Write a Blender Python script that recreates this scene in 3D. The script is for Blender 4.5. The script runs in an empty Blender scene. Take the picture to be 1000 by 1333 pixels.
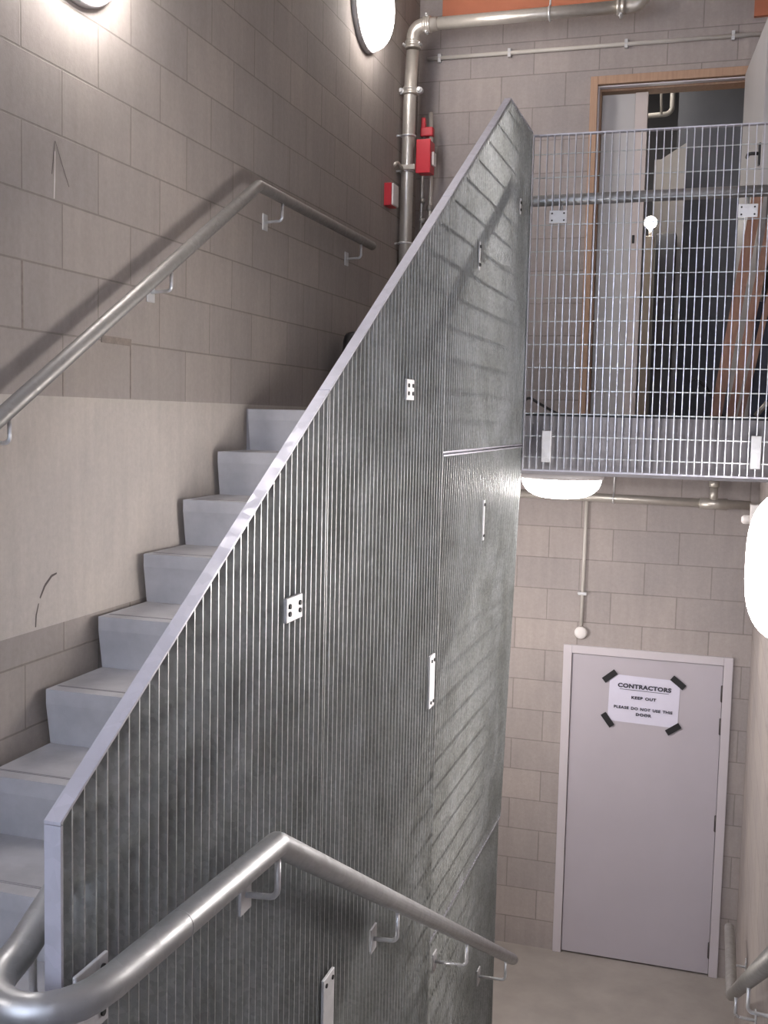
import bpy, bmesh, math, random
from mathutils import Vector, Matrix, Euler
random.seed(7)
C = bpy.context.scene.collection
PI = math.pi

# ------------------------------------------------------------------ mesh builder
class MB:
    def __init__(self): self.v=[]; self.f=[]; self.sm=[]
    def add(self, vs, fs, smooth=False):
        n=len(self.v); self.v+= [Vector(p) for p in vs]
        self.f += [tuple(i+n for i in f) for f in fs]; self.sm += [smooth]*len(fs); return self
    def box(self, x0,x1,y0,y1,z0,z1, M=None):
        vs=[(x,y,z) for x in (x0,x1) for y in (y0,y1) for z in (z0,z1)]
        if M is not None: vs=[M@Vector(p) for p in vs]
        return self.add(vs,[(0,1,3,2),(4,6,7,5),(0,4,5,1),(2,3,7,6),(0,2,6,4),(1,5,7,3)])
    def bbox(self, x0,x1,y0,y1,z0,z1, b=.003, M=None):
        """box with chamfered edges"""
        bm=bmesh.new(); bmesh.ops.create_cube(bm,size=1)
        for v in bm.verts:
            v.co=Vector(((x0+x1)/2+v.co.x*(x1-x0),(y0+y1)/2+v.co.y*(y1-y0),(z0+z1)/2+v.co.z*(z1-z0)))
        bmesh.ops.bevel(bm,geom=bm.edges[:],offset=b,segments=2,profile=.5,affect='EDGES')
        bm.verts.index_update()
        vs=[v.co.copy() for v in bm.verts]
        if M is not None: vs=[M@p for p in vs]
        self.add(vs,[tuple(v.index for v in f.verts) for f in bm.faces]); bm.free(); return self
    def prism(self, poly, axis, a, b):
        """poly: 2D points; axis 0: (y,z) extruded in x; 1: (x,z) in y; 2: (x,y) in z"""
        def P(p,t):
            return (t,p[0],p[1]) if axis==0 else ((p[0],t,p[1]) if axis==1 else (p[0],p[1],t))
        n=len(poly); vs=[P(p,a) for p in poly]+[P(p,b) for p in poly]
        fs=[tuple(range(n)),tuple(range(2*n-1,n-1,-1))]+[(i,(i+1)%n,(i+1)%n+n,i+n) for i in range(n)]
        return self.add(vs,fs)
    def beam(self, p, q, w, h, up=(0,0,1)):
        """rectangular bar from p to q"""
        p,q=Vector(p),Vector(q); d=(q-p); L=d.length; d.normalize()
        s=d.cross(Vector(up)).normalized(); u=s.cross(d).normalized()
        M=Matrix((s,d,u)).transposed().to_4x4(); M.translation=p
        return self.box(-w/2,w/2,0,L,-h/2,h/2,M)
    def tube(self, path, r, seg=16, cap=True, fillet=0, fn=8):
        pts=[Vector(p) for p in path]
        if fillet: pts=round_path(pts,fillet,fn)
        n=len(pts); T=[]
        for i in range(n):
            a=pts[max(i-1,0)]; b=pts[min(i+1,n-1)]; 
            if 0<i<n-1: t=(pts[i]-a).normalized()+(b-pts[i]).normalized()
            else: t=b-a
            T.append(t.normalized())
        up=Vector((0,0,1)) if abs(T[0].z)<.9 else Vector((1,0,0))
        nrm=T[0].cross(up).normalized(); rings=[]
        for i in range(n):
            nrm=(nrm-T[i]*nrm.dot(T[i])).normalized(); bn=T[i].cross(nrm)
            k=r[i] if isinstance(r,(list,tuple)) else r
            sc=1
            if 0<i<n-1:
                c=(pts[i]-pts[i-1]).normalized().dot(T[i]); sc=1/max(c,.5)
            rings.append([pts[i]+(nrm*math.cos(2*PI*j/seg)+bn*math.sin(2*PI*j/seg))*k*(1 if not 0<i<n-1 else 1) for j in range(seg)])
        base=len(self.v)
        vs=[p for R_ in rings for p in R_]
        fs=[(i*seg+j,i*seg+(j+1)%seg,(i+1)*seg+(j+1)%seg,(i+1)*seg+j) for i in range(n-1) for j in range(seg)]
        self.add(vs,fs,True)
        if cap:
            self.f.append(tuple(base+j for j in range(seg-1,-1,-1))); self.sm.append(False)
            self.f.append(tuple(base+(n-1)*seg+j for j in range(seg))); self.sm.append(False)
        return self
    def lathe(self, prof, M, seg=40, smooth=True, sx=1, sy=1):
        """prof [(r,z)] about local z, M places it"""
        n=len(prof); vs=[M@Vector((r*sx*math.cos(2*PI*j/seg),r*sy*math.sin(2*PI*j/seg),z)) for r,z in prof for j in range(seg)]
        fs=[(i*seg+j,i*seg+(j+1)%seg,(i+1)*seg+(j+1)%seg,(i+1)*seg+j) for i in range(n-1) for j in range(seg)]
        base=len(self.v); self.add(vs,fs,smooth)
        self.f.append(tuple(base+j for j in range(seg-1,-1,-1))); self.sm.append(False)
        self.f.append(tuple(base+(n-1)*seg+j for j in range(seg))); self.sm.append(smooth)
        return self

def round_path(pts, rad, fn=8):
    out=[pts[0]]
    for i in range(1,len(pts)-1):
        a,b,c=pts[i-1],pts[i],pts[i+1]
        d1=(a-b).normalized(); d2=(c-b).normalized()
        ang=d1.angle(d2)
        if ang>PI-.02: out.append(b); continue
        t=min(rad/math.tan(ang/2),(a-b).length*.49,(c-b).length*.49); R_=t*math.tan(ang/2)
        cen=b+(d1+d2).normalized()*(R_/math.sin(ang/2))
        s=b+d1*t-cen; e=b+d2*t-cen; tot=s.angle(e); ax=s.cross(e).normalized()
        for k in range(fn+1): out.append(cen+Matrix.Rotation(tot*k/fn,3,ax)@s)
    out.append(pts[-1]); return out

BASE={}
def obj(name, mb, mat, parent=None):
    off=BASE.get(parent.name,Vector((0,0,0))) if parent else Vector((0,0,0))
    me=bpy.data.meshes.new(name); me.from_pydata([tuple(p-off) for p in mb.v],[],mb.f); me.update()
    me.polygons.foreach_set('use_smooth',mb.sm)
    bm=bmesh.new(); bm.from_mesh(me); bmesh.ops.recalc_face_normals(bm,faces=bm.faces[:]); bm.to_mesh(me); bm.free()
    me.materials.append(mat)
    o=bpy.data.objects.new(name,me); C.objects.link(o)
    if parent: o.parent=parent; BASE[o.name]=off
    return o
def tag(o,label,cat,group=None):
    o['label']=label; o['category']=cat
    if group: o['group']=group
    return o
def thing(name,label,cat,loc,group=None):
    o=bpy.data.objects.new(name,None); C.objects.link(o); o.location=loc; o.empty_display_size=.1
    BASE[o.name]=Vector(loc); return tag(o,label,cat,group)
def struct(name,mb,mat,label=None,cat=None):
    o=obj(name,mb,mat); o['kind']='structure'
    if label: o['label']=label; o['category']=cat
    return o
def sroot(name,loc,label,cat):
    o=bpy.data.objects.new(name,None); C.objects.link(o); o.location=loc; BASE[o.name]=Vector(loc)
    o['kind']='structure'; o['label']=label; o['category']=cat; return o
def copy_tree(o,parent=None):
    c=o.copy(); C.objects.link(c); c.parent=parent
    if parent is None: BASE[c.name]=BASE.get(o.name,Vector((0,0,0)))
    for ch in list(o.children): copy_tree(ch,c)
    return c

# ------------------------------------------------------------------ materials
def new(name):
    m=bpy.data.materials.new(name); m.use_nodes=True; nt=m.node_tree
    b=nt.nodes['Principled BSDF']; return m,nt,b
def N(nt,t,**k):
    n=nt.nodes.new(t)
    for a,v in k.items(): setattr(n,a,v)
    return n
def ramp(nt,fac,stops):
    r=N(nt,'ShaderNodeValToRGB'); e=r.color_ramp.elements
    while len(e)<len(stops): e.new(.5)
    for i,(p,c) in enumerate(stops): e[i].position=p; e[i].color=(*c,1) if len(c)==3 else c
    nt.links.new(fac,r.inputs[0]); return r.outputs[0]
def noise(nt,vec,scale,detail=5,rough=.6):
    n=N(nt,'ShaderNodeTexNoise'); n.inputs['Scale'].default_value=scale; n.inputs['Detail'].default_value=detail
    n.inputs['Roughness'].default_value=rough
    if vec is not None: nt.links.new(vec,n.inputs['Vector'])
    return n.outputs['Fac']
def mix(nt,fac,a,b,mode='MIX'):
    m=N(nt,'ShaderNodeMix',data_type='RGBA',blend_type=mode)
    for s,v in ((m.inputs[0],fac),(m.inputs[6],a),(m.inputs[7],b)):
        if isinstance(v,(int,float)): s.default_value=v
        elif isinstance(v,tuple): s.default_value=(*v,1)
        else: nt.links.new(v,s)
    return m.outputs[2]
def mth(nt,op,a,b=0.0):
    m=N(nt,'ShaderNodeMath',operation=op)
    for s,v in ((m.inputs[0],a),(m.inputs[1],b)):
        if isinstance(v,(int,float)): s.default_value=v
        else: nt.links.new(v,s)
    return m.outputs[0]
def bump(nt,b,h,strength=.3,dist=.01):
    n=N(nt,'ShaderNodeBump'); n.inputs['Strength'].default_value=strength; n.inputs['Distance'].default_value=dist
    nt.links.new(h,n.inputs['Height']); nt.links.new(n.outputs[0],b.inputs['Normal'])
def plain(name,col,rough=.6,metal=0,var=.08,scale=12,bmp=.08):
    m,nt,b=new(name); tc=N(nt,'ShaderNodeTexCoord').outputs['Object']
    f=noise(nt,tc,scale); lo=tuple(c*(1-var) for c in col); hi=tuple(min(1,c*(1+var)) for c in col)
    nt.links.new(ramp(nt,f,[(.3,lo),(.7,hi)]),b.inputs['Base Color'])
    b.inputs['Roughness'].default_value=rough; b.inputs['Metallic'].default_value=metal
    if bmp: bump(nt,b,noise(nt,tc,scale*8),bmp,.002)
    return m
def galv(name,col=(.55,.55,.56),rough=.42,metal=.75,var=.18,scale=45,stain=0):
    m,nt,b=new(name); tc=N(nt,'ShaderNodeTexCoord').outputs['Object']
    v=N(nt,'ShaderNodeTexVoronoi'); v.inputs['Scale'].default_value=scale; nt.links.new(tc,v.inputs['Vector'])
    sp=N(nt,'ShaderNodeSeparateColor'); nt.links.new(v.outputs['Color'],sp.inputs[0])
    f=mth(nt,'ADD',mth(nt,'MULTIPLY',sp.outputs[0],.5),mth(nt,'MULTIPLY',noise(nt,tc,6),.5))
    lo=tuple(c*(1-var) for c in col); hi=tuple(min(1,c*(1+var)) for c in col)
    cc=ramp(nt,f,[(.2,lo),(.75,hi)])
    if stain: cc=mix(nt,stain,cc,ramp(nt,noise(nt,tc,4.5,5,.65),[(.36,(.55,.56,.53)),(.62,(1.08,1.10,1.14))]),'MULTIPLY')
    nt.links.new(cc,b.inputs['Base Color'])
    nt.links.new(mth(nt,'ADD',mth(nt,'MULTIPLY',sp.outputs[1],.16),rough-.08),b.inputs['Roughness'])
    b.inputs['Metallic'].default_value=metal
    bump(nt,b,noise(nt,tc,90),.06,.002)
    return m
def block(name,ua,du,dz,col,band=None,width=.4,row=.2):
    """block wall: u axis 0/1 , z up, metres"""
    m,nt,b=new(name); tc=N(nt,'ShaderNodeTexCoord').outputs['Object']
    s=N(nt,'ShaderNodeSeparateXYZ'); nt.links.new(tc,s.inputs[0])
    c=N(nt,'ShaderNodeCombineXYZ'); nt.links.new(mth(nt,'ADD',s.outputs[ua],du),c.inputs[0]); nt.links.new(mth(nt,'ADD',s.outputs[2],dz),c.inputs[1])
    br=N(nt,'ShaderNodeTexBrick'); br.offset=.5; br.offset_frequency=2; br.squash=1
    nt.links.new(c.outputs[0],br.inputs['Vector'])
    for k,v in (('Scale',1),('Mortar Size',.0035),('Mortar Smooth',.35),('Bias',0),('Brick Width',width),('Row Height',row)): br.inputs[k].default_value=v
    br.inputs['Color1'].default_value=(*[x*1.03 for x in col],1); br.inputs['Color2'].default_value=(*[x*.93 for x in (col[0]*.99,col[1],col[2]*1.02)],1)
    br.inputs['Mortar'].default_value=(*[x*.70 for x in col],1)
    big=noise(nt,tc,1.3,4); fine=noise(nt,tc,55,6,.7)
    st=N(nt,'ShaderNodeMapping'); st.inputs['Scale'].default_value=(22,22,2.2); nt.links.new(tc,st.inputs[0])
    streak=noise(nt,st.outputs[0],1,4)
    colr=br.outputs['Color']; fac=br.outputs['Fac']
    if band:
        z0,z1,bc=band
        inb=mth(nt,'MULTIPLY',mth(nt,'GREATER_THAN',s.outputs[2],z0),mth(nt,'LESS_THAN',s.outputs[2],z1))
        colr=mix(nt,inb,colr,bc); fac=mth(nt,'MULTIPLY',fac,mth(nt,'SUBTRACT',1.0,inb))
    colr=mix(nt,.8,colr,ramp(nt,big,[(.3,(.84,.84,.85)),(.7,(1.08,1.06,1.03))]),'MULTIPLY')
    colr=mix(nt,.6,colr,ramp(nt,fine,[(.3,(.88,.88,.88)),(.7,(1.08,1.08,1.08))]),'MULTIPLY')
    colr=mix(nt,.5,colr,ramp(nt,streak,[(.3,(.88,.88,.88)),(.7,(1.08,1.08,1.08))]),'MULTIPLY')
    nt.links.new(colr,b.inputs['Base Color']); b.inputs['Roughness'].default_value=.88
    b.inputs['Specular IOR Level'].default_value=.25
    h=mth(nt,'SUBTRACT',mth(nt,'MULTIPLY',fine,.25),fac); bump(nt,b,h,.45,.006)
    return m
def emit(name,col,s):
    m,nt,b=new(name); b.inputs['Base Color'].default_value=(.9,.9,.9,1)
    b.inputs['Emission Color'].default_value=(*col,1); b.inputs['Emission Strength'].default_value=s
    b.inputs['Roughness'].default_value=.35; return m
def wood(name,c1,c2,axis_scale=(60,60,4)):
    m,nt,b=new(name); tc=N(nt,'ShaderNodeTexCoord').outputs['Object']
    mp=N(nt,'ShaderNodeMapping'); mp.inputs['Scale'].default_value=axis_scale; nt.links.new(tc,mp.inputs[0])
    f=noise(nt,mp.outputs[0],1.2,6,.65); nt.links.new(ramp(nt,f,[(.3,c1),(.7,c2)]),b.inputs['Base Color'])
    b.inputs['Roughness'].default_value=.65; bump(nt,b,f,.15,.003); return m

BLK=(.345,.308,.285)
M_left=block('block_left',1,.1,-.032,BLK,band=(-.665,.04,(.49,.45,.415)),row=.1975)
M_far=block('block_far',0,.0,.07,(.385,.345,.33))
M_right=block('block_right',1,.0,.07,(.38,.34,.32))
M_back=block('block_near',0,.1,.07,BLK)
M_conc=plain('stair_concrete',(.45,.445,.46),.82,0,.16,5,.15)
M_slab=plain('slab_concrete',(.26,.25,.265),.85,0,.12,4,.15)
M_floor=plain('floor_screed',(.33,.30,.275),.72,0,.12,3.5,.12)
M_ceil=plain('ceiling_concrete',(.42,.40,.38),.85,0,.08,2,.1)
M_bar=galv('galvanised_bars',(.45,.46,.45),.44,.8,.12,110,.45)
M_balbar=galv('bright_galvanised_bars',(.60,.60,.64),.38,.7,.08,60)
M_frame=galv('galvanised_flat_bar',(.45,.445,.50),.5,.45,.05,40)
M_rail=galv('galvanised_handrail',(.42,.425,.43),.46,.85,.05,60)
M_railwall=galv('dull_handrail',(.33,.32,.305),.50,.75,.05,60)
M_plate=galv('galvanised_plate',(.58,.58,.59),.5,.4,.08,30)
M_rod=galv('bracket_rod',(.68,.69,.71),.35,.7,.08,30)
M_pipe=galv('galvanised_pipe',(.55,.52,.475),.38,.65,.03,60)
M_white=plain('white_paint',(.46,.425,.465),.45,0,.03,3,.03)
M_whitefr=plain('white_frame_paint',(.56,.52,.55),.45,0,.03,3,.03)
M_plastic=plain('white_plastic',(.74,.70,.68),.4,0,.03,5,0)
M_conduit=plain('pale_conduit',(.56,.53,.49),.45,0,.04,5,0)
M_dark=plain('dark_hole',(.03,.03,.03),.7,0,.1,5,0)
M_hinge=plain('hinge_steel',(.10,.09,.09),.4,.7,.1,20,0)
M_red=plain('red_plastic',(.50,.02,.035),.4,0,.08,6,0)
M_black=plain('black_plastic',(.018,.018,.02),.45,0,.2,8,.2)
M_tape=plain('black_tape',(.012,.012,.014),.5,0,.2,30,.1)
M_paper=plain('white_paper',(.66,.64,.76),.7,0,.03,6,0)
M_ink=plain('black_ink',(.05,.05,.07),.8,0,.05,5,0)
M_wood=wood('timber_frame',(.36,.22,.15),(.47,.31,.21))
M_plank=wood('timber_plank',(.33,.17,.12),(.44,.26,.18))
M_orange=plain('red_oxide_paint',(.50,.17,.09),.6,0,.08,5,.05)
M_leaf=plain('grey_door_leaf',(.47,.46,.46),.5,0,.04,2,.03)
M_lit_leaf=plain('pinkish_lit_leaf',(.56,.50,.48),.5,0,.04,2,.03)  # warm light on the leaf's right side, put into the colour
M_post=plain('lamplit_strip_tone',(.80,.70,.58),.5,0,.04,2,.03)  # pale tone carries the lamplight on this strip
M_ply=plain('pale_board',(.52,.49,.46),.65,0,.05,3,.03)
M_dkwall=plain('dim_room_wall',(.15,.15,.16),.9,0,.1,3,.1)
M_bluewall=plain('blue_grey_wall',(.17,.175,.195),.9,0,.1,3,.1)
M_navy=plain('navy_sheet',(.02,.022,.045),.5,0,.2,6,.1)
M_scuff=plain('scuff_dark',(.10,.085,.08),.9,0,.2,20,0)
M_mortar=plain('mortar_patch',(.22,.185,.165),.95,0,.2,40,.3)
M_chalk=plain('pale_scratch',(.55,.52,.50),.9,0,.1,20,0)
M_lamp=emit('lamp_opal',(1.0,.94,.915),30)
M_lamp4=emit('unseen_lamp_opal',(1.0,.94,.915),8)  # for the unseen lamp near the half landing
M_lamp3=emit('upper_lamp_opal',(1.0,.93,.89),15)
M_lamp2=emit('landing_lamp_opal',(1.0,.94,.915),21)
M_lampw=emit('room_lamp_opal',(1.0,.93,.84),25)
M_room=emit('unseen_strip_opal',(1.0,.93,.85),15)  # for the unseen lamp that brightens the back room
M_base=plain('lamp_base_grey',(.42,.40,.40),.5,0,.05,5,0)

# ------------------------------------------------------------------ main dimensions
XL,XR=-1.94,.25          # side walls
YF,YB=6.83,-1.0          # far wall, wall behind the camera
ZF,ZH,ZL,ZC=-3.456,-1.71,.02,3.1   # lower floor, half landing, upper landing, ceiling
YS=4.92                  # front edge of the upper landing
XP0,XP1=-.868,-.844      # thickness of the grating divider

# ------------------------------------------------------------------ setting
w=struct('wall_left',MB().box(XL-.2,XL,YB-.2,YF+.2,ZF-.2,ZC+.2),M_left)
struct('wall_right',MB().box(XR,XR+.2,YB-.2,YF+.2,ZF-.2,ZC+.2),M_right)
f=MB()
f.box(XL,-.879,YF,YF+.2,ZF,ZC).box(.149,XR,YF,YF+.2,ZF,ZL)
f.box(-.879,.149,YF,YF+.2,-1.418,ZL)
f.box(-.879,-.845,YF,YF+.2,ZL,ZC).box(.115,XR,YF,YF+.2,ZL,ZC).box(-.845,.115,YF,YF+.2,2.085,ZC)
struct('wall_far',f,M_far)
b_=MB(); b_.box(XL,-1.5,YB-.2,YB,ZF,ZC).box(-.1,XR,YB-.2,YB,ZF,ZC).box(-1.5,-.1,YB-.2,YB,ZF,-.3).box(-1.5,-.1,YB-.2,YB,1.5,ZC)
struct('wall_near',b_,M_back)
struct('floor',MB().box(XL,XR,YB,YF+.25,ZF-.2,ZF),M_floor)
struct('ceiling',MB().box(XL,XR,YB,YF,ZC,ZC+.2),M_ceil)
# upper landing: flight arrives at 4.24 on the left, the slab edge over the stairwell is at YS
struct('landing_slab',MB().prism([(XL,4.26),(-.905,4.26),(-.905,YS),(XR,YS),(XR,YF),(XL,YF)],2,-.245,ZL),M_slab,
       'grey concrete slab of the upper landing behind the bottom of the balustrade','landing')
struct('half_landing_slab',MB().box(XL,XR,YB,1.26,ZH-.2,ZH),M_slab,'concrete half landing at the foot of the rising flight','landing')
# unseen window added behind the camera to let daylight in
win=sroot('window_1',(-.8,YB,.6),'unseen window in the wall behind the half landing','window')
fr=MB()
for a in ((-1.5,-1.45,-.3,1.5),(-.15,-.1,-.3,1.5),(-1.45,-.15,-.3,-.25),(-1.45,-.15,1.45,1.5),(-.825,-.775,-.25,1.45)):
    fr.box(a[0],a[1],YB-.13,YB-.07,a[2],a[3])
obj('window_frame',fr,M_whitefr,win)
gm,gnt,gb=new('window_glass'); gnt.nodes.remove(gb)
tr=N(gnt,'ShaderNodeBsdfTransparent'); gl=N(gnt,'ShaderNodeBsdfGlossy'); gl.inputs['Roughness'].default_value=.02
mx=N(gnt,'ShaderNodeMixShader'); mx.inputs[0].default_value=.08
gnt.links.new(tr.outputs[0],mx.inputs[1]); gnt.links.new(gl.outputs[0],mx.inputs[2]); gnt.links.new(mx.outputs[0],gnt.nodes['Material Output'].inputs[0])
obj('window_pane',MB().box(-1.45,-.15,YB-.103,YB-.097,-.25,1.45),gm,win)

struct('light_block_behind_door',MB().box(-1.1,.4,YF+.2,YF+.25,ZF,ZL-.2),M_dkwall)  # added backing, stops world light leaking round the closed door

# marks on the left wall
def ribbon(pts,wd,x=XL+.0012):
    mb=MB(); P=[Vector((x,y,z)) for y,z in pts]
    for i in range(len(P)-1):
        d=(P[i+1]-P[i]).normalized(); s=Vector((0,-d.z,d.y))*wd/2
        w0=.4+.6*math.sin(PI*(i+.3)/len(P)); w1=.4+.6*math.sin(PI*(i+1.3)/len(P))
        mb.add([P[i]-s*w0,P[i]+s*w0,P[i+1]+s*w1,P[i+1]-s*w1],[(0,1,2,3)])
    return mb
obj('scuff_mark',ribbon([(2.862,-.505),(2.835,-.51),(2.80,-.535),(2.775,-.57)],.009),M_scuff,w)
obj('scuff_mark',ribbon([(2.768,-.585),(2.755,-.62),(2.752,-.655)],.007),M_scuff,w)
obj('mortar_gap',MB().box(XL,XL+.004,3.115,3.30,.222,.245),M_mortar,w)
obj('mortar_joint',MB().box(XL,XL+.001,3.298,3.304,.045,.226).box(XL,XL+.001,2.898,2.903,.045,.15),M_mortar,w)
obj('mortar_joint',MB().box(XL,XL+.001,2.695,2.703,.23,.425),M_mortar,w)
obj('pencil_mark',ribbon([(2.862,.80),(2.846,.70)],.004),M_scuff,w)
obj('pencil_mark',ribbon([(2.864,.80),(2.91,.72),(2.935,.68)],.004),M_scuff,w)
obj('pale_scratch',ribbon([(2.862,.77),(2.860,.68),(2.857,.63)],.006),M_chalk,w)

# ------------------------------------------------------------------ stairs
def flight(name,label,x0,x1,y_top,z_top,n,dirn,going=.2905,rise=.173):
    """steps with an undercut nosing; dirn=-1: falls towards the camera, +1: falls away"""
    st=thing(name,label,'stairs',((x0+x1)/2,y_top+dirn*going*n,z_top-rise*n))
    for k in range(n):
        yt=y_top+dirn*going*k; zt=z_top-rise*k           # nosing line of this step
        yb=yt-dirn*going                                  # back of the tread
        back=yb+dirn*-.0
        poly=[(yt,zt),(yt,zt-.045),(yt-dirn*.022,zt-rise),(yt-dirn*(going+.02),zt-rise-.16),(yt-dirn*(going+.02),zt)] if k else \
             [(yt,zt),(yt,zt-.045),(yt-dirn*.022,zt-rise),(yt-dirn*.02,zt-rise-.16),(yt-dirn*.02,zt)]
        if k==0: poly=[(yt,zt),(yt,zt-.045),(yt-dirn*.022,zt-rise),(yt-dirn*.044,zt-rise),(yt-dirn*.044,zt)]
        mb=MB().prism(poly,0,x0,x1)
        s=obj('step',mb,M_conc,st)
        # grooved nosing strip
        g=MB()
        for q in (.045,.052):
            ya,yb2=yt-dirn*q,yt-dirn*(q+.003)
            g.box(x0+.01,x1-.01,min(ya,yb2),max(ya,yb2),zt,zt+.0008)
        obj('nosing_groove',g,M_slab,s)
    # waist slab
    a=(y_top-dirn*.022,z_top-rise); e=(y_top+dirn*going*(n-1)-dirn*.022,z_top-rise*n)
    ax=y_top-dirn*.044
    wmb=MB().prism([(ax,z_top-rise),(a[0],a[1]),(e[0],e[1]),(e[0]-dirn*.12,e[1]-.22),(ax,z_top-rise-.31)],0,x0+.004,x1-.004)
    obj('waist_slab',wmb,M_conc,st)
    return st
flight('stair_flight','grey concrete flight rising along the left block wall behind the grating',-1.912,-.905,4.216,ZL,10,-1)
flight('stair_flight','grey concrete flight going down to the floor in front of the closed door',-.83,XR-.012,1.31,ZH,10,1)

# ------------------------------------------------------------------ grating divider
topy=[(1.25,-.568),(4.312,1.262),(4.84,1.262)]
def ztop(y):
    return -.568+(y-1.25)*(1.262+.568)/(4.312-1.25) if y<4.312 else 1.262
def grating(label,y0,y1,zb,zt,side_frames=(1,1),tilt=0.0,bottom=True,top=True,group=None,xoff=0.0,dark=None):
    """vertical grating panel along Y. zt: function of y. tilt: lean of the panel out of plumb, about its top edge"""
    root=thing('grating_panel',label,'grating panel',((XP0+XP1)/2,(y0+y1)/2,zb))
    ztm=zt((y0+y1)/2)
    def warp(mb):
        for p in mb.v: p.x+=xoff+(p.z-ztm)*tilt
        return mb
    bars=MB(); n=int(round((y1-y0)/.031)); st=(y1-y0)/n
    for i in range(n+1):
        y=y0+i*st
        if i==0: y+=.007 if y<1.3 else .0048
        if i==n: y-=.0048
        bars.box(XP0,XP1,y-.0015,y+.0015,zb+.003,zt(y)-.004)
    obj('bearing_bars',warp(bars),M_bar,root)
    rods=MB(); z=math.ceil((zb+.03)/.1)*.1+.012
    zmax=max(zt(y0),zt(y1))
    while z<zmax-.03:
        ya=y0
        while zt(ya)<z+.01 and ya<y1: ya+=.031
        if ya<y1-.05: rods.beam((XP0+.002,ya+.006,z),(XP0+.002,y1,z),.007,.007,(0,.0,1))
        z+=.1
    obj('cross_rods',warp(rods),M_bar,root)
    if top:
        t=MB(); ys=[y0]+([4.312] if y0<4.312<y1 else [])+[y1]
        for a,b in zip(ys[:-1],ys[1:]):
            t.prism([(a,zt(a)-.005),(b,zt(b)-.005),(b,zt(b)+.0),(a,zt(a)+.0)],0,XP0-.001,XP1+.0015)
        obj('top_bar',warp(t),M_frame,root)
    if bottom: obj('bottom_bar',warp(MB().box(XP0,XP1,y0,y1,zb-.002,zb+.003)),M_frame,root)
    for s,y in ((0,y0),(1,y1)):
        if side_frames[s]:
            e=.005 if y<1.3 else .003; yy=(y,y+e) if s==0 else (y-e,y)
            obj('end_bar',warp(MB().box(XP0-.001,XP1+(.0015 if y<1.3 else .0005),yy[0],yy[1],zb+.004,zt(y)-.006)),M_frame if y<1.3 else M_bar,root)
    return root
G1=grating('largest front grating panel, lowest of the raked top edge, handrail bend passes in front',1.25,2.296,-2.55,ztop,(1,0))
G2=grating('tall grating panel with raked top, between front panel and far end panels',2.2985,3.366,-2.55,ztop,(0,1))
G3=grating('grating panel at the peak of the divider beside the balustrade',3.370,4.836,-.110,ztop,(0,1))
G4=grating('grating panel below the peak panel, level with the lamp under the landing',3.372,4.836,-1.845,lambda y:-.118,(1,1),tilt=.026)
G5=grating('lowest far grating panel, bright upper edge, reaching the lower floor',2.31,4.83,ZF+.02,lambda y:-1.855,(0,1),tilt=0,xoff=-.052)
def plate(root,y,z,ly,lz,th=.008,proud=.0,xoff=0):
    x0=XP1+.002+proud+xoff
    p=obj('clip_plate',MB().bbox(x0,x0+th,y-ly/2,y+ly/2,z-lz/2,z+lz/2,.002),M_plate,root)
    for sy in (-1,1):
        for sz in (-1,1):
            M=Matrix.Translation((x0+th,y+sy*(ly/2-.016 if ly>.05 else ly*.3),z+sz*(lz/2-.018)))@Matrix.Rotation(PI/2,4,'Y')
            obj('bolt',MB().lathe([(.0055,0),(.0055,.003)],M,10,False),M_dark,p)
    return p
plate(G1,2.085,-.405,.088,.052)
plate(G1,1.300,-.845,.085,.105,.006,.012)
plate(G2,2.935,.078,.075,.058)
plate(G3,3.80,.575,.010,.10,.006)
plate(G3,4.56,.89,.015,.065,.006)
plate(G4,4.03,-.385,.010,.155,.008,0,-.006)
plate(G2,3.27,-.835,.06,.17)
plate(G2,2.345,-1.44,.075,.20,.008,0)

# balustrade across the upper landing, vertical bars with rods behind
bal=thing('balustrade_panel','steel grating balustrade panel across the front of the upper landing','balustrade',(-.3,4.83,-.227))
bx0,bx1=-.838,XR-.004; bz0,bz1=-.222,1.242
mb=MB(); n=int(round((bx1-bx0)/.031)); st=(bx1-bx0)/n
for i in range(n+1):
    x=bx0+i*st; x=min(max(x,bx0+.0015),bx1-.0015)
    mb.box(x-.0016,x+.0016,4.815,4.840,bz0+.003,bz1-.003)
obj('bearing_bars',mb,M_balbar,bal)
mb=MB()
for z in (.031,.133,.235,.337,.439,.541,.643,.745,.86,.962,1.064,1.165,-.07,-.165): mb.beam((bx0,4.843,z),(bx1,4.843,z),.0042,.0042)
obj('cross_rods',mb,M_bar,bal)
obj('top_bar',MB().box(bx0,bx1,4.814,4.841,bz1-.003,bz1+.003),M_frame,bal)
obj('bottom_bar',MB().box(bx0,bx1,4.812,4.843,bz0-.004,bz0+.003),M_frame,bal)
for x in (-.716,.072):
    p=obj('clip_plate',MB().bbox(x-.039,x+.039,4.804,4.811,.86,.915,.002),M_plate,bal)
    for sx in (-1,1):
        for sz in (-1,1):
            M=Matrix.Translation((x+sx*.026,4.805,.887+sz*.015))@Matrix.Rotation(PI/2,4,'X')
            obj('bolt',MB().lathe([(.004,0),(.004,.003)],M,10,False),M_dark,p)
for x in (-.731,.152):
    p=obj('clip_plate',MB().bbox(x-.021,x+.021,4.800,4.808,-.185,-.045,.002),M_plate,bal)
    obj('bolt',MB().lathe([(.008,0),(.008,.006)],Matrix.Translation((x,4.803,-.155))@Matrix.Rotation(PI/2,4,'X'),6,False),M_plate,p)
    obj('fixing_block',MB().box(x-.018,x+.018,4.844,YS,-.16,-.06),M_plate,bal)

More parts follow.
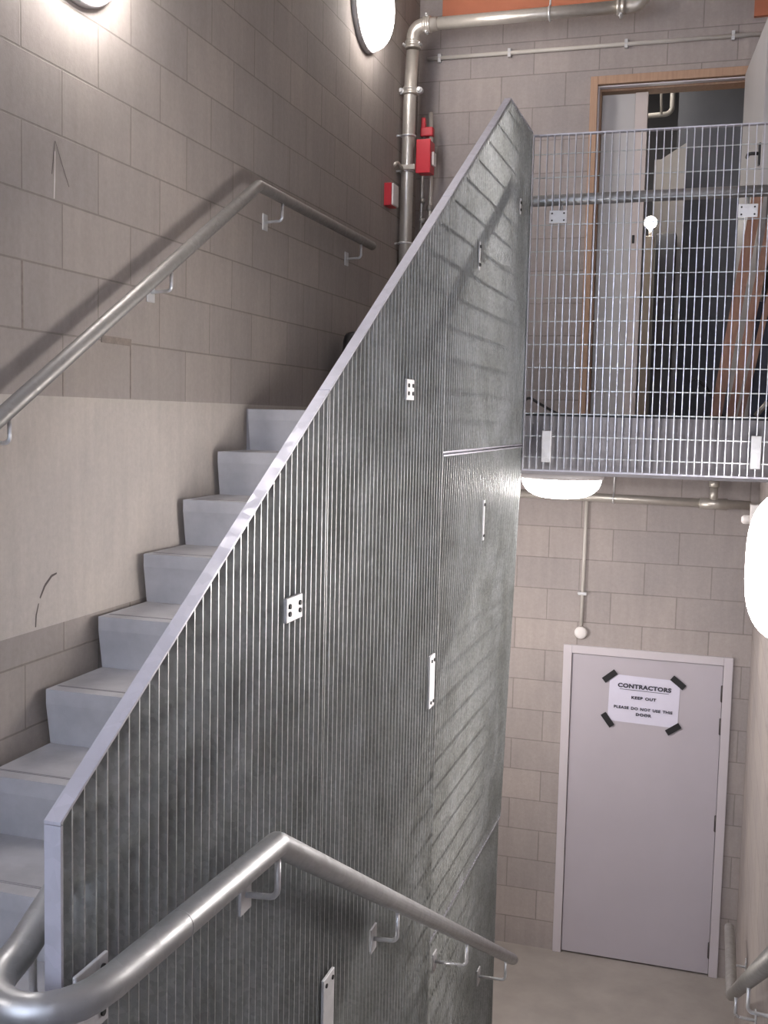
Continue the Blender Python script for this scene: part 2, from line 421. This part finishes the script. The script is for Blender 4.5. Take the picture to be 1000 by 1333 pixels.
# ------------------------------------------------------------------ handrails
R_H=.0245
def bracket(rail,p,wallx,drop=.085,rod=.0062,pl=(.05,.07),back=0.0):
    """bent rod below the rail to a plate on the surface at x=wallx. p: rail centre"""
    x,y,z=p; s=1 if wallx>x else -1
    pth=[(x,y,z-R_H+.004),(x,y-back*.3,z-R_H-drop),(wallx-s*.006,y-back,z-R_H-drop-.004)]
    b=obj('bracket',MB().tube(pth,rod,10,fillet=.018),M_rod,rail)
    xa,xb=sorted((wallx-s*.007,wallx-s*.001))
    pp=obj('bracket_plate',MB().bbox(xa,xb,y-back-pl[0]/2,y-back+pl[0]/2,z-R_H-drop-.004-pl[1]/2,z-R_H-drop-.004+pl[1]/2,.0015),M_plate,b)
    return b
# rail wrapping round the end of the divider
xr,xl=-.772,-.924
path=[Vector((xr,4.62,-2.412)),Vector((xr,1.855,-.820)),Vector((xr,1.27,-.794))]
for k in range(1,12):
    a=PI*k/12; path.append(Vector(((xr+xl)/2+math.cos(a)*(xr-xl)/2,1.255-math.sin(a)*.10,-.792+.006*k/12)))
path+=[Vector((xl,1.27,-.778)),Vector((xl,1.36,-.730)),Vector((xl,4.30,.978)),Vector((xl,4.70,.978))]
hr=thing('handrail','thick galvanised handrail bending round the near end of the grating divider','handrail',(xr,1.855,-1.7))
full=[path[0]]+round_path([path[0],path[1],path[2]],.03,4)[1:-1]+path[2:-3]+round_path([path[-3],path[-2],path[-1]],.05,4)
obj('tube',MB().tube(full,R_H,20),M_rail,hr)
obj('weld_joint',MB().tube([(xr,1.464,-.8031),(xr,1.468,-.8032)],R_H+.0005,20),M_rail,hr)
for y,z,wx in ((1.862,-.820,XP1),(2.713,-1.312,XP1),(3.627,-1.838,XP1-.05),(4.44,-2.308,XP1-.05)):
    bracket(hr,(xr,y,z),wx)
bracket(hr,(xl,1.30,-.765),XP0,drop=.075)
for y,z in ((2.9,.16),(3.85,.72)): bracket(hr,(xl,y,z),XP0,drop=.07)
# balustrade rail
br_=thing('handrail','galvanised handrail behind the balustrade bars on the upper landing','handrail',(-.3,4.91,ZL))
obj('tube',MB().tube([(xl,4.71,.978),(xl,4.91,.978),(XR-.02,4.91,.988)],R_H,18,fillet=.06),M_rail,br_)
for x in (-.716,.072):
    obj('bracket',MB().tube([(x,4.91,.97),(x,4.91,.893),(x,4.845,.888)],.006,10,fillet=.015),M_rod,br_)
# left wall rail
lw=thing('handrail','galvanised handrail on the left block wall, rising then level','handrail',(-1.855,4.165,ZL))
XW=-1.855
obj('tube',MB().tube([(XW,1.0,-.868),(XW,4.165,.935),(XW,5.69,.928)],R_H-.001,18,fillet=.03),M_railwall,lw)
for y,z in ((1.6,-.526),(2.52,.0),(3.43,.517),(4.42,.932),(5.50,.930)): bracket(lw,(XW,y,z),XL,drop=.07)
# right wall rail
rw=thing('handrail','galvanised handrail low on the right wall beside the closed door','handrail',(.17,4.85,ZF))
obj('tube',MB().tube([(.170,1.2,-.47),(.170,4.80,-2.50),(.168,5.47,-2.50)],R_H,18,fillet=.03),M_railwall,rw)
for y,z in ((2.3,-1.09),(3.4,-1.71),(4.3,-2.218),(5.30,-2.50)): bracket(rw,(.17,y,z),XR,drop=.08)

# ------------------------------------------------------------------ lower door
d1=sroot('door_1',(-.365,YF,ZF),'closed off-white flush door with white frame at the lower floor','door')
fm=MB()
fm.bbox(-.881,-.827,YF-.018,YF+.06,ZF,-1.418,.003).bbox(.097,.151,YF-.018,YF+.06,ZF,-1.418,.003).bbox(-.827,.097,YF-.018,YF+.06,-1.470,-1.418,.003)
obj('door_frame',fm,M_whitefr,d1)
obj('door_leaf',MB().bbox(-.824,.094,YF-.004,YF+.04,ZF+.012,-1.474,.002),M_white,d1)
for z in (-1.647,-1.853,-2.468,-3.287):
    h=MB().tube([(.0955,YF-.010,z-.052),(.0955,YF-.010,z+.052)],.0065,10).box(.086,.104,YF-.0065,YF-.0045,z-.05,z+.05)
    obj('hinge',h,M_hinge,d1)
# taped notice
nt_=thing('paper_notice','white paper notice taped to the lower door with four black tape strips','notice',(-.37,YF-.006,-1.88))
TI=-.018
def rot2(cx,cz,a): return Matrix.Translation((cx,0,cz))@Matrix.Rotation(a,4,'Y')
Mp=rot2(-.372,-1.738,.022)
def sheet(w,h,y0,th,M,nx=12,nz=8,curl=.0):
    mb=MB(); vs=[];fs=[]
    for s in (0,1):
        for i in range(nx+1):
            for j in range(nz+1):
                u,v=i/nx-.5,j/nz-.5
                yy=y0-s*th-curl*(abs(2*u)**4*.3+.5*(math.sin(u*7+v*3)+1)*.25)
                vs.append(M@Vector((u*w,yy,v*h)))
    k=(nx+1)*(nz+1)
    for i in range(nx):
        for j in range(nz):
            a=i*(nz+1)+j; q=(a,a+nz+1,a+nz+2,a+1); fs+= [q,tuple(x+k for x in q[::-1])]
    for i in range(nx):
        for j in (0,nz):
            a=i*(nz+1)+j; fs.append((a,a+nz+1,a+nz+1+k,a+k))
    for j in range(nz):
        for i in (0,nx):
            a=i*(nz+1)+j; fs.append((a,a+1,a+1+k,a+k))
    return mb.add(vs,fs,False)
obj('paper_sheet',sheet(.43,.30,YF-.0055,.0006,Mp,curl=.003),M_paper,nt_)
def text(s,size,x,z,bold=.0,sx=1.0,name='lettering',track=1.0):
    cu=bpy.data.curves.new('t','FONT'); cu.body=s; cu.size=size; cu.align_x='CENTER'; cu.align_y='CENTER'; cu.offset=bold; cu.extrude=.0004; cu.resolution_u=3; cu.space_character=track; cu.space_word=1.35
    t=bpy.data.objects.new('t',cu); C.objects.link(t); dg=bpy.context.evaluated_depsgraph_get(); dg.update()
    me=bpy.data.meshes.new_from_object(t.evaluated_get(dg)); bpy.data.objects.remove(t)
    off=BASE[nt_.name]
    M=Mp@Matrix.Translation((x,YF-.0105,z))@Matrix.Rotation(PI/2,4,'X')@Matrix.Diagonal((sx,1,1,1))
    me.transform(Matrix.Translation(-off)@M); me.materials.clear(); me.materials.append(M_ink)
    o=bpy.data.objects.new(name,me); C.objects.link(o); o.parent=nt_; return o
text('CONTRACTORS',.036,0.0,.084,.0017,1.18,track=1.06)
obj('underline',MB().box(-.150,.150,YF-.0108,YF-.010,.060,.063,Mp),M_ink,nt_)
text('KEEP OUT',.0245,0.0,.013,.0011,1.2,track=1.14)
text('PLEASE DO NOT USE THIS',.0240,.0,-.056,.0010,1.12,track=1.12)
text('DOOR',.0245,0.005,-.092,.0011,1.2,track=1.14)
for cx,cz,a in ((-.585,-1.598,-.70),(-.167,-1.602,.66),(-.588,-1.880,.92),(-.184,-1.898,-.62)):
    obj('tape_strip',MB().box(-.048,.048,YF-.0145,YF-.0115,-.019,.019,rot2(cx,cz,a)),M_tape,nt_)

# ------------------------------------------------------------------ upper doorway and the room behind
d2=sroot('door_2',(-.385,YF,ZL),'timber framed doorway on the upper landing, both grey leaves open','door')
fm=MB()
fm.bbox(-.845,-.800,YF-.03,YF+.17,ZL,2.085,.003).bbox(.075,.118,YF-.03,YF+.17,ZL,2.085,.003).bbox(-.80,.075,YF-.03,YF+.17,2.035,2.085,.003)
fm.box(-.800,-.785,YF+.05,YF+.17,ZL,2.035).box(.06,.075,YF+.05,YF+.17,ZL,2.035).box(-.785,.06,YF+.05,YF+.17,2.015,2.035)
obj('door_frame',fm,M_wood,d2)
sl=MB().box(-.800,-.792,YF-.012,YF+.03,ZL,2.03).box(-.792,.07,YF-.012,YF+.03,2.022,2.03)
obj('door_stop',sl,M_whitefr,d2)
def leaf(hx,hy,ang,w,z1,mat,name='door_leaf'):
    M=Matrix.Translation((hx,hy,0))@Matrix.Rotation(ang,4,'Z')
    o=obj(name,MB().bbox(0,w,-.02,.02,ZL+.01,z1,.002,M),mat,d2); return o,M
lf,ML=leaf(-.782,YF+.10,0,.20,2.0,M_leaf)
obj('lit_leaf_strip',MB().bbox(.20,.275,-.02,.02,ZL+.01,2.005,.002,ML),M_lit_leaf,lf)  # lit right side of the leaf, built as a paler strip
obj('keyhole',MB().bbox(.213,.228,-.024,-.0205,1.10,1.15,.001,ML),M_dark,lf)
rf,MR=leaf(.068,YF-.055,math.radians(-84.5),.93,2.03,M_leaf)
# lever handle on the right leaf, on the side facing the stairwell
hm=MB()
M2=MR@Matrix.Translation((.885,-.021,1.37))
hm.tube([M2@Vector((0,0,.0)),M2@Vector((0,-.055,0)),M2@Vector((-.075,-.055,0))],.009,12,fillet=.02)
hm.bbox(-.02,.02,-.008,0,-.06,.05,.002,M2)
obj('lever_handle',hm,M_black,rf)
# room shell behind
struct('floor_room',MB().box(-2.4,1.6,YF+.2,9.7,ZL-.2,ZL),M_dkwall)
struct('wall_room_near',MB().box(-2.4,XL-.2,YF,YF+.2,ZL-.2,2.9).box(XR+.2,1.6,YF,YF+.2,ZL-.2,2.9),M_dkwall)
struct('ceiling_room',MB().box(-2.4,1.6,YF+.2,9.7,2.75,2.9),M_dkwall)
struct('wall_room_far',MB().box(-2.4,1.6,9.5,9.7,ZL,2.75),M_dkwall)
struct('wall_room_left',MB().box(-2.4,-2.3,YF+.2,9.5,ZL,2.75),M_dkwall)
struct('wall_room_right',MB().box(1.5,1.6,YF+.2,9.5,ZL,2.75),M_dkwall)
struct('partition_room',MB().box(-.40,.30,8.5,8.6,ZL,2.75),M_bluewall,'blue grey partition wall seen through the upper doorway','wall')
struct('wall_board',MB().prism([(-.545,ZL),(-.325,ZL),(-.325,2.03),(-.50,1.92),(-.545,1.92)],1,8.30,8.34),M_ply,'pale board panel with a slanted top in the dim room','panel')
tag(obj('dark_cupboard',MB().bbox(-.500,-.36,8.13,8.28,ZL,1.36,.004),M_dkwall),'tall dark cupboard standing below the slanted pale board','cupboard')
post=tag(obj('lit_strip_post',MB().bbox(-.575,-.510,8.05,8.12,ZL,1.33,.003),M_post),'pale upright post standing in for lit wall under the small round lamp','post')  # lamplit strip of wall, built as a pale post
rl=thing('round_lamp','small bright round lamp seen through the upper doorway','lamp',(-.56,8.09,1.34))
Mq=Matrix.Translation((-.540,8.09,1.432))@Matrix.Rotation(PI/2,4,'X')
obj('lamp_base',MB().lathe([(.03,-.03),(.05,-.03),(.05,0)],Mq,24).tube([(-.540,8.09,1.33),(-.540,8.09,1.385)],.012,12),M_base,rl)
obj('diffuser',MB().lathe([(.043,0),(.041,.02),(.025,.035),(.007,.04)],Mq,24),M_lampw,rl)
ll=thing('unseen_strip_lamp','unseen long lamp added on the ceiling of the room behind the upper doorway','lamp',(-1.0,7.8,2.75))  # out of view, added to brighten the dim room
obj('lamp_base',MB().bbox(-1.08,-.92,7.3,8.4,2.715,2.75,.004),M_base,ll)
obj('diffuser',MB().bbox(-1.07,-.93,7.32,8.38,2.685,2.715,.004),M_room,ll)
cp=thing('ceiling_pipe','thin pale pipe with a drop under the dim room ceiling','pipe',(-.42,8.2,2.75))
obj('tube',MB().tube([(-1.2,8.2,2.19),(-.43,8.2,2.215),(-.43,8.2,2.75)],.018,12,fillet=.05),M_conduit,cp)
obj('tube',MB().tube([(-.53,8.15,2.72),(-.50,8.15,2.20)],.009,8),M_conduit,cp)

# ------------------------------------------------------------------ things on the upper landing
def plank(p,q,w,h,label):
    o=obj('timber_plank',MB().beam(p,q,w,h,(0,1,0)),M_plank); tag(o,label,'plank','timber planks leaning on the landing')
plank((-.02,5.60,.035),(.128,5.70,1.13),.055,.02,'widest reddish timber plank, leftmost of those leaning on the landing')
plank((.052,5.62,.035),(.222,5.72,1.16),.042,.02,'timber plank with the pale face, middle of the leaning planks')
plank((.098,5.66,.035),(.232,5.74,.78),.028,.02,'short thin timber plank, rightmost of the leaning planks')
tag(obj('navy_sheet',MB().bbox(.145,.236,5.80,5.84,ZL,.62,.004),M_navy),'dark navy board behind the leaning planks','board')
mb=MB(); mb.tube([(.165,5.5,.045),(.215,5.48,.11)],.012,10); 
tag(obj('steel_offcut',mb,M_pipe),'shiny steel pipe offcut lying at the foot of the planks','offcut')
def cable(pts,label):
    tag(obj('cable',MB().tube([Vector(p) for p in pts],.008,8,fillet=.05),M_black),label,'cable')
cable([(-.165,6.0,.225),(-.13,6.0,.24),(-.07,6.0,.19),(-.02,6.0,.10),(.02,6.0,.03)],'black cable loop rising from the landing floor before the doorway')
cable([(-1.08,6.1,.03),(-1.05,6.1,.14),(-.99,6.12,.10),(-.92,6.15,.06),(-.86,6.15,.03)],'black cable loop beside the grating divider on the landing')
tag(obj('debris_strip',MB().box(-.90,XR-.01,YS+.02,YS+.045,ZL,ZL+.012),M_black),'black edge strip along the front of the upper landing','strip')
# slumped black sack by the left wall
bm=bmesh.new(); bmesh.ops.create_icosphere(bm,subdivisions=4,radius=1)
rr=random.Random(3); ph=[rr.uniform(0,6) for _ in range(6)]
for v in bm.verts:
    c=v.co; k=1+.08*math.sin(5*c.x+ph[0]+3*c.z)+.07*math.sin(7*c.y+ph[1])+.05*math.sin(11*c.z+ph[2]+4*c.x)
    pinch=1-.25*max(0,c.z)**2
    v.co=Vector((c.x*.11*k*pinch,c.y*.19*k*pinch,max(c.z,-.85)*.225*k))
bm.verts.index_update()
mb=MB(); mb.add([v.co+Vector((-1.805,5.36,.215)) for v in bm.verts],[tuple(v.index for v in f.verts) for f in bm.faces],True); bm.free()
tag(obj('rubbish_sack',mb,M_black),'black sack on the upper landing by the left wall','sack')

# ------------------------------------------------------------------ pipes in the far left corner
YP=6.45
rp=thing('riser_pipe','thick galvanised pipe rising in the corner, elbow to run across the far wall','pipe',(-1.90,YP,ZL))
def xpipe(z): return -1.872+(-.03)*(2.36-z)*0
px_=-1.872
obj('vertical_pipe',MB().tube([(-1.90,YP,ZL),(-1.885,YP,1.9),(px_,YP,2.20)],.038,24),M_pipe,rp)
obj('elbow',MB().tube([(px_,YP,2.215),(px_,YP,2.345),(-1.72,YP,2.348)],.040,24,fillet=.09),M_pipe,rp)
obj('horizontal_pipe',MB().tube([(-1.73,YP,2.348),(-.655,YP,2.352)],.036,24),M_pipe,rp)
obj('elbow',MB().tube([(-.64,YP,2.352),(-.53,YP,2.352),(-.50,YP,2.50),(-.50,YP,2.75)],.039,24,fillet=.09),M_pipe,rp)
def coupling(c,axis,r,k=1.0):
    M=Matrix.Translation(c)@(Matrix.Identity(4) if axis=='Z' else Matrix.Rotation(PI/2,4,'Y'))
    mb=MB().lathe([(r,-.022),(r+.012,-.022),(r+.012,-.008),(r+.008,-.006),(r+.008,.006),(r+.012,.008),(r+.012,.022),(r,.022)],M,24)
    o=obj('coupling',mb,M_pipe,rp)
    for s in (-1,1):
        M2=M@Matrix.Translation((0,0,0))
        d=Vector((s*(r+.006+.016*k),-.01,0)) if axis=='Z' else Vector((0,-.01,s*(r+.006+.016*k)))
        Mb=Matrix.Translation(Vector(c)+d)@Matrix.Rotation(PI/2,4,'X')
        obj('coupling_bolt',MB().lathe([(.017*k,-.02),(.019*k,-.02),(.019*k,.012),(.011*k,.016),(.011*k,.03)],Mb,10,False),M_plate,o)
coupling((px_-.006,YP,1.965),'Z',.036); coupling((px_,YP,2.235),'Z',.036,.45)
coupling((-1.785,YP,2.348),'X',.036,.5); coupling((-.645,YP,2.352),'X',.036,.6)
def clampring(z,x):
    o=obj('pipe_bracket',MB().tube([(x+math.cos(a)*.043,YP+math.sin(a)*.043,z) for a in [i*2*PI/16 for i in range(17)]],.006,8).tube([(XL,YP-.07,z-.012),(x-.04,YP-.03,z)],.006,8),M_rod,rp)
clampring(1.70,-1.887); clampring(1.49,-1.890); clampring(1.06,-1.893)
obj('pipe_bracket',MB().bbox(-1.91,-1.825,YP-.062,YP-.046,1.49,1.52,.003).tube([(XL,YP-.12,1.50),(-1.925,YP-.10,1.53),(-1.90,YP-.05,1.49)],.010,10,fillet=.02),M_pipe,rp)
obj('pipe_bracket',MB().tube([(-1.05,YP,2.39),(-1.05,YP,2.7)],.006,8).tube([(-1.05,YP+math.cos(a)*.040,2.35+math.sin(a)*.040) for a in [i*2*PI/16 for i in range(17)]],.006,8),M_rod,rp)
# small pipes with red fittings beside the riser
sp=thing('gauge_pipe','narrow grey pipes with a red valve behind the riser','pipe',(-1.80,6.62,ZL))
obj('thin_pipe',MB().tube([(-1.845,6.62,.9),(-1.835,6.62,1.86)],.011,10),M_railwall,sp)
obj('thin_pipe',MB().tube([(-1.790,6.62,ZL),(-1.785,6.62,1.45),(-1.795,6.62,1.88)],.013,10),M_pipe,sp)
obj('valve',MB().bbox(-1.855,-1.775,6.595,6.645,1.735,1.79,.006,None).bbox(-1.852,-1.825,6.60,6.64,1.77,1.85,.006),M_red,sp)
for z in (1.30,1.18,1.02): obj('pipe_union',MB().tube([(-1.789,6.62,z-.018),(-1.789,6.62,z+.018)],.021,8).tube([(-1.835,6.62,z+.03),(-1.835,6.62,z+.06)],.017,8),M_railwall,sp)
obj('pipe_clip',MB().tube([(-1.78,6.60,1.12),(-1.70,6.60,1.13)],.009,8).bbox(-1.70,-1.675,6.58,6.62,1.115,1.145,.003),M_plate,sp)
fs_=thing('alarm_switch_box','red rectangular switch box on the riser in the corner','switch box',(-1.80,6.5,1.49))
obj('housing',MB().bbox(-1.822,-1.737,6.42,6.52,1.475,1.665,.006),M_red,fs_)
obj('cover',MB().bbox(-1.825,-1.735,6.408,6.422,1.470,1.670,.005),M_red,fs_)
obj('terminal_block',MB().bbox(-1.737,-1.722,6.44,6.50,1.52,1.60,.003),M_plastic,fs_)
cpn=thing('call_point','small red alarm call point low on the left wall by the riser','call point',(XL,6.2,1.26))
obj('back_box',MB().bbox(XL,XL+.045,6.150,6.262,1.235,1.365,.003),M_red,cpn)
obj('front_cover',MB().bbox(XL+.045,XL+.058,6.153,6.259,1.238,1.362,.004),M_plastic,cpn)

# conduits
def saddle(par,c,ax):
    x,y,z=c
    if ax=='X': m=MB().bbox(x-.010,x+.010,y-.022,YF,z-.026,z+.026,.002)
    else: m=MB().bbox(x-.026,x+.026,y-.022,YF,z-.010,z+.010,.002)
    obj('saddle_clip',m,M_plate,par)
cu_=thing('conduit','slim pale conduit running level across the upper far wall','conduit',(-.8,YF,2.27))
obj('tube',MB().tube([(-1.88,YF-.016,2.268),(XR-.002,YF-.016,2.262)],.0125,12),M_conduit,cu_)
for x in (-1.80,-1.353,-.642,-.029): saddle(cu_,(x,YF-.006,2.266),'X')
cl_=thing('conduit','slim pale conduit dropping to a round box above the lower door','conduit',(-.776,YF,-1.32))
obj('tube',MB().tube([(-.770,YF-.014,-.246),(-.776,YF-.014,-1.29)],.011,12),M_conduit,cl_)
saddle(cl_,(-.775,YF-.004,-1.084),'Z')
obj('saddle_screw',MB().bbox(-.806,-.796,YF-.016,YF,-1.09,-1.078,.002),M_plate,cl_)
obj('junction_box',MB().lathe([(.040,0),(.040,.022),(.034,.030),(.01,.032)],Matrix.Translation((-.777,YF,-1.335))@Matrix.Rotation(PI/2,4,'X'),28),M_plastic,cl_)
# pipe under the landing
up=thing('sprinkler_pipe','galvanised pipe hung level under the upper landing','pipe',(-.4,6.68,-.44))
obj('tube',MB().tube([(-1.5,6.68,-.455),(XR-.05,6.68,-.472)],.026,18),M_pipe,up)
obj('tee_fitting',MB().tube([(-.09,6.68,-.470),(.07,6.68,-.471)],.033,18).tube([(-.012,6.68,-.455),(-.012,6.68,-.375)],.024,14).tube([(-.012,6.68,-.372),(-.012,6.68,-.335)],.030,8),M_pipe,up)
obj('sprinkler_head',MB().tube([(-.012,6.68,-.337),(-.012,6.68,-.246)],.012,10),M_plate,up)
for x in (-.595,): obj('hanger',MB().tube([(x,6.68,-.43),(x,6.68,-.246)],.005,8).tube([(x,6.68+math.cos(a)*.029,-.464+math.sin(a)*.029) for a in [i*2*PI/16 for i in range(17)]],.005,8),M_rod,up)
wb=thing('emergency_detector','small white unit with a round nose on the right wall under the landing','detector',(XR,5.55,-.42))
obj('housing',MB().bbox(.165,XR,5.50,5.60,-.475,-.385,.004),M_plastic,wb)
obj('nose',MB().lathe([(.022,0),(.022,.03),(.012,.04)],Matrix.Translation((.165,5.55,-.462))@Matrix.Rotation(-PI/2,4,'Y'),18),M_plastic,wb)

# red oxide steel beams on the far wall
tag(obj('steel_beam',MB().box(-1.785,-.70,YF-.03,YF,2.515,ZC),M_orange),'orange red painted steel beam above the long horizontal pipe','beam')['kind']='structure'
tag(obj('steel_beam',MB().box(.08,XR,YF-.03,YF,2.36,ZC),M_orange),'short orange red painted beam end in the upper right corner','beam')['kind']='structure'

# ------------------------------------------------------------------ bulkhead lamps
def lamp(name,label,loc,M,r=.20,depth=.13,mat=None):
    t=thing(name,label,'lamp',loc)
    T=Matrix.Translation(loc)@M
    obj('lamp_base',MB().lathe([(r+.006,0),(r+.006,.022),(r+.001,.030),(r-.01,.030)],T,48),M_base,t)
    prof=[(r-.006,.028)]+[((r-.006)*math.cos(a)**.62,.028+(depth-.028)*math.sin(a)) for a in [i*PI/2/12 for i in range(1,12)]]+[(.004,depth)]
    obj('diffuser',MB().lathe(prof,T,48),mat or M_lamp,t)
    return t
RX=Matrix.Rotation(PI/2,4,'Y'); RXm=Matrix.Rotation(-PI/2,4,'Y'); RD=Matrix.Rotation(PI,4,'X')
lamp('wall_lamp','glowing round bulkhead lamp on the left wall beside the corner riser pipe',(XL,5.74,2.215),RX,r=.235,depth=.135,mat=M_lamp3)
lamp('wall_lamp','glowing bulkhead lamp on the left wall above the rising flight, cut by the frame',(XL,2.97,1.475),RX,r=.235,depth=.135)
lamp('wall_lamp','unseen bulkhead lamp added low on the left wall behind the far grating panels',(XL,5.6,-1.27),RX,r=.235,depth=.135,mat=M_lamp2)  # hidden by the panels, added to brighten the lower door and floor
lamp('wall_lamp','unseen bulkhead lamp added on the left wall above the foot of the rising flight',(XL,.35,.45),RX,r=.235,depth=.135,mat=M_lamp4)  # out of view, added for rod shadows on the near grating
lamp('wall_lamp','unseen bulkhead lamp added low on the left wall under the rising flight',(XL,2.925,-1.99),RX,r=.235,depth=.135,mat=M_lamp3)  # out of view, added to light the far panels from behind
lamp('wall_lamp','large glowing bulkhead lamp on the right wall',(XR,3.38,-.415),RXm,r=.235,depth=.155)
lamp('ceiling_lamp','glowing round lamp under the front edge of the upper landing',(-.710,5.18,-.245),RD,r=.195,depth=.125,mat=M_lamp2)

# ------------------------------------------------------------------ daylight, camera, view
wd=bpy.data.worlds.new('daylight'); bpy.context.scene.world=wd; wd.use_nodes=True
bg=wd.node_tree.nodes['Background']; bg.inputs[0].default_value=(.72,.80,1.0,1); bg.inputs[1].default_value=6.0

yaw,pitch,roll=[math.radians(a) for a in (-17.13236397,5.04776136,1.2904675)]
cy,sy,cp_,sp_=math.cos(yaw),math.sin(yaw),math.cos(pitch),math.sin(pitch)
fwd=Vector((sy*cp_,cy*cp_,-sp_)); right=Vector((cy,-sy,0)); upv=right.cross(fwd)
r2=right*math.cos(roll)+upv*math.sin(roll); u2=-right*math.sin(roll)+upv*math.cos(roll)
cam=bpy.data.cameras.new('camera'); co=bpy.data.objects.new('camera',cam); C.objects.link(co)
cam.sensor_fit='VERTICAL'; cam.sensor_height=24; cam.lens=24*1402.24/1333; cam.clip_start=.05; cam.clip_end=60
co.matrix_world=Matrix((r2,u2,-fwd)).transposed().to_4x4()
bpy.context.scene.camera=co
vs_=bpy.context.scene.view_settings; vs_.view_transform='Standard'; vs_.look='None'; vs_.gamma=1; vs_.exposure=1.2; vs_.use_curve_mapping=False
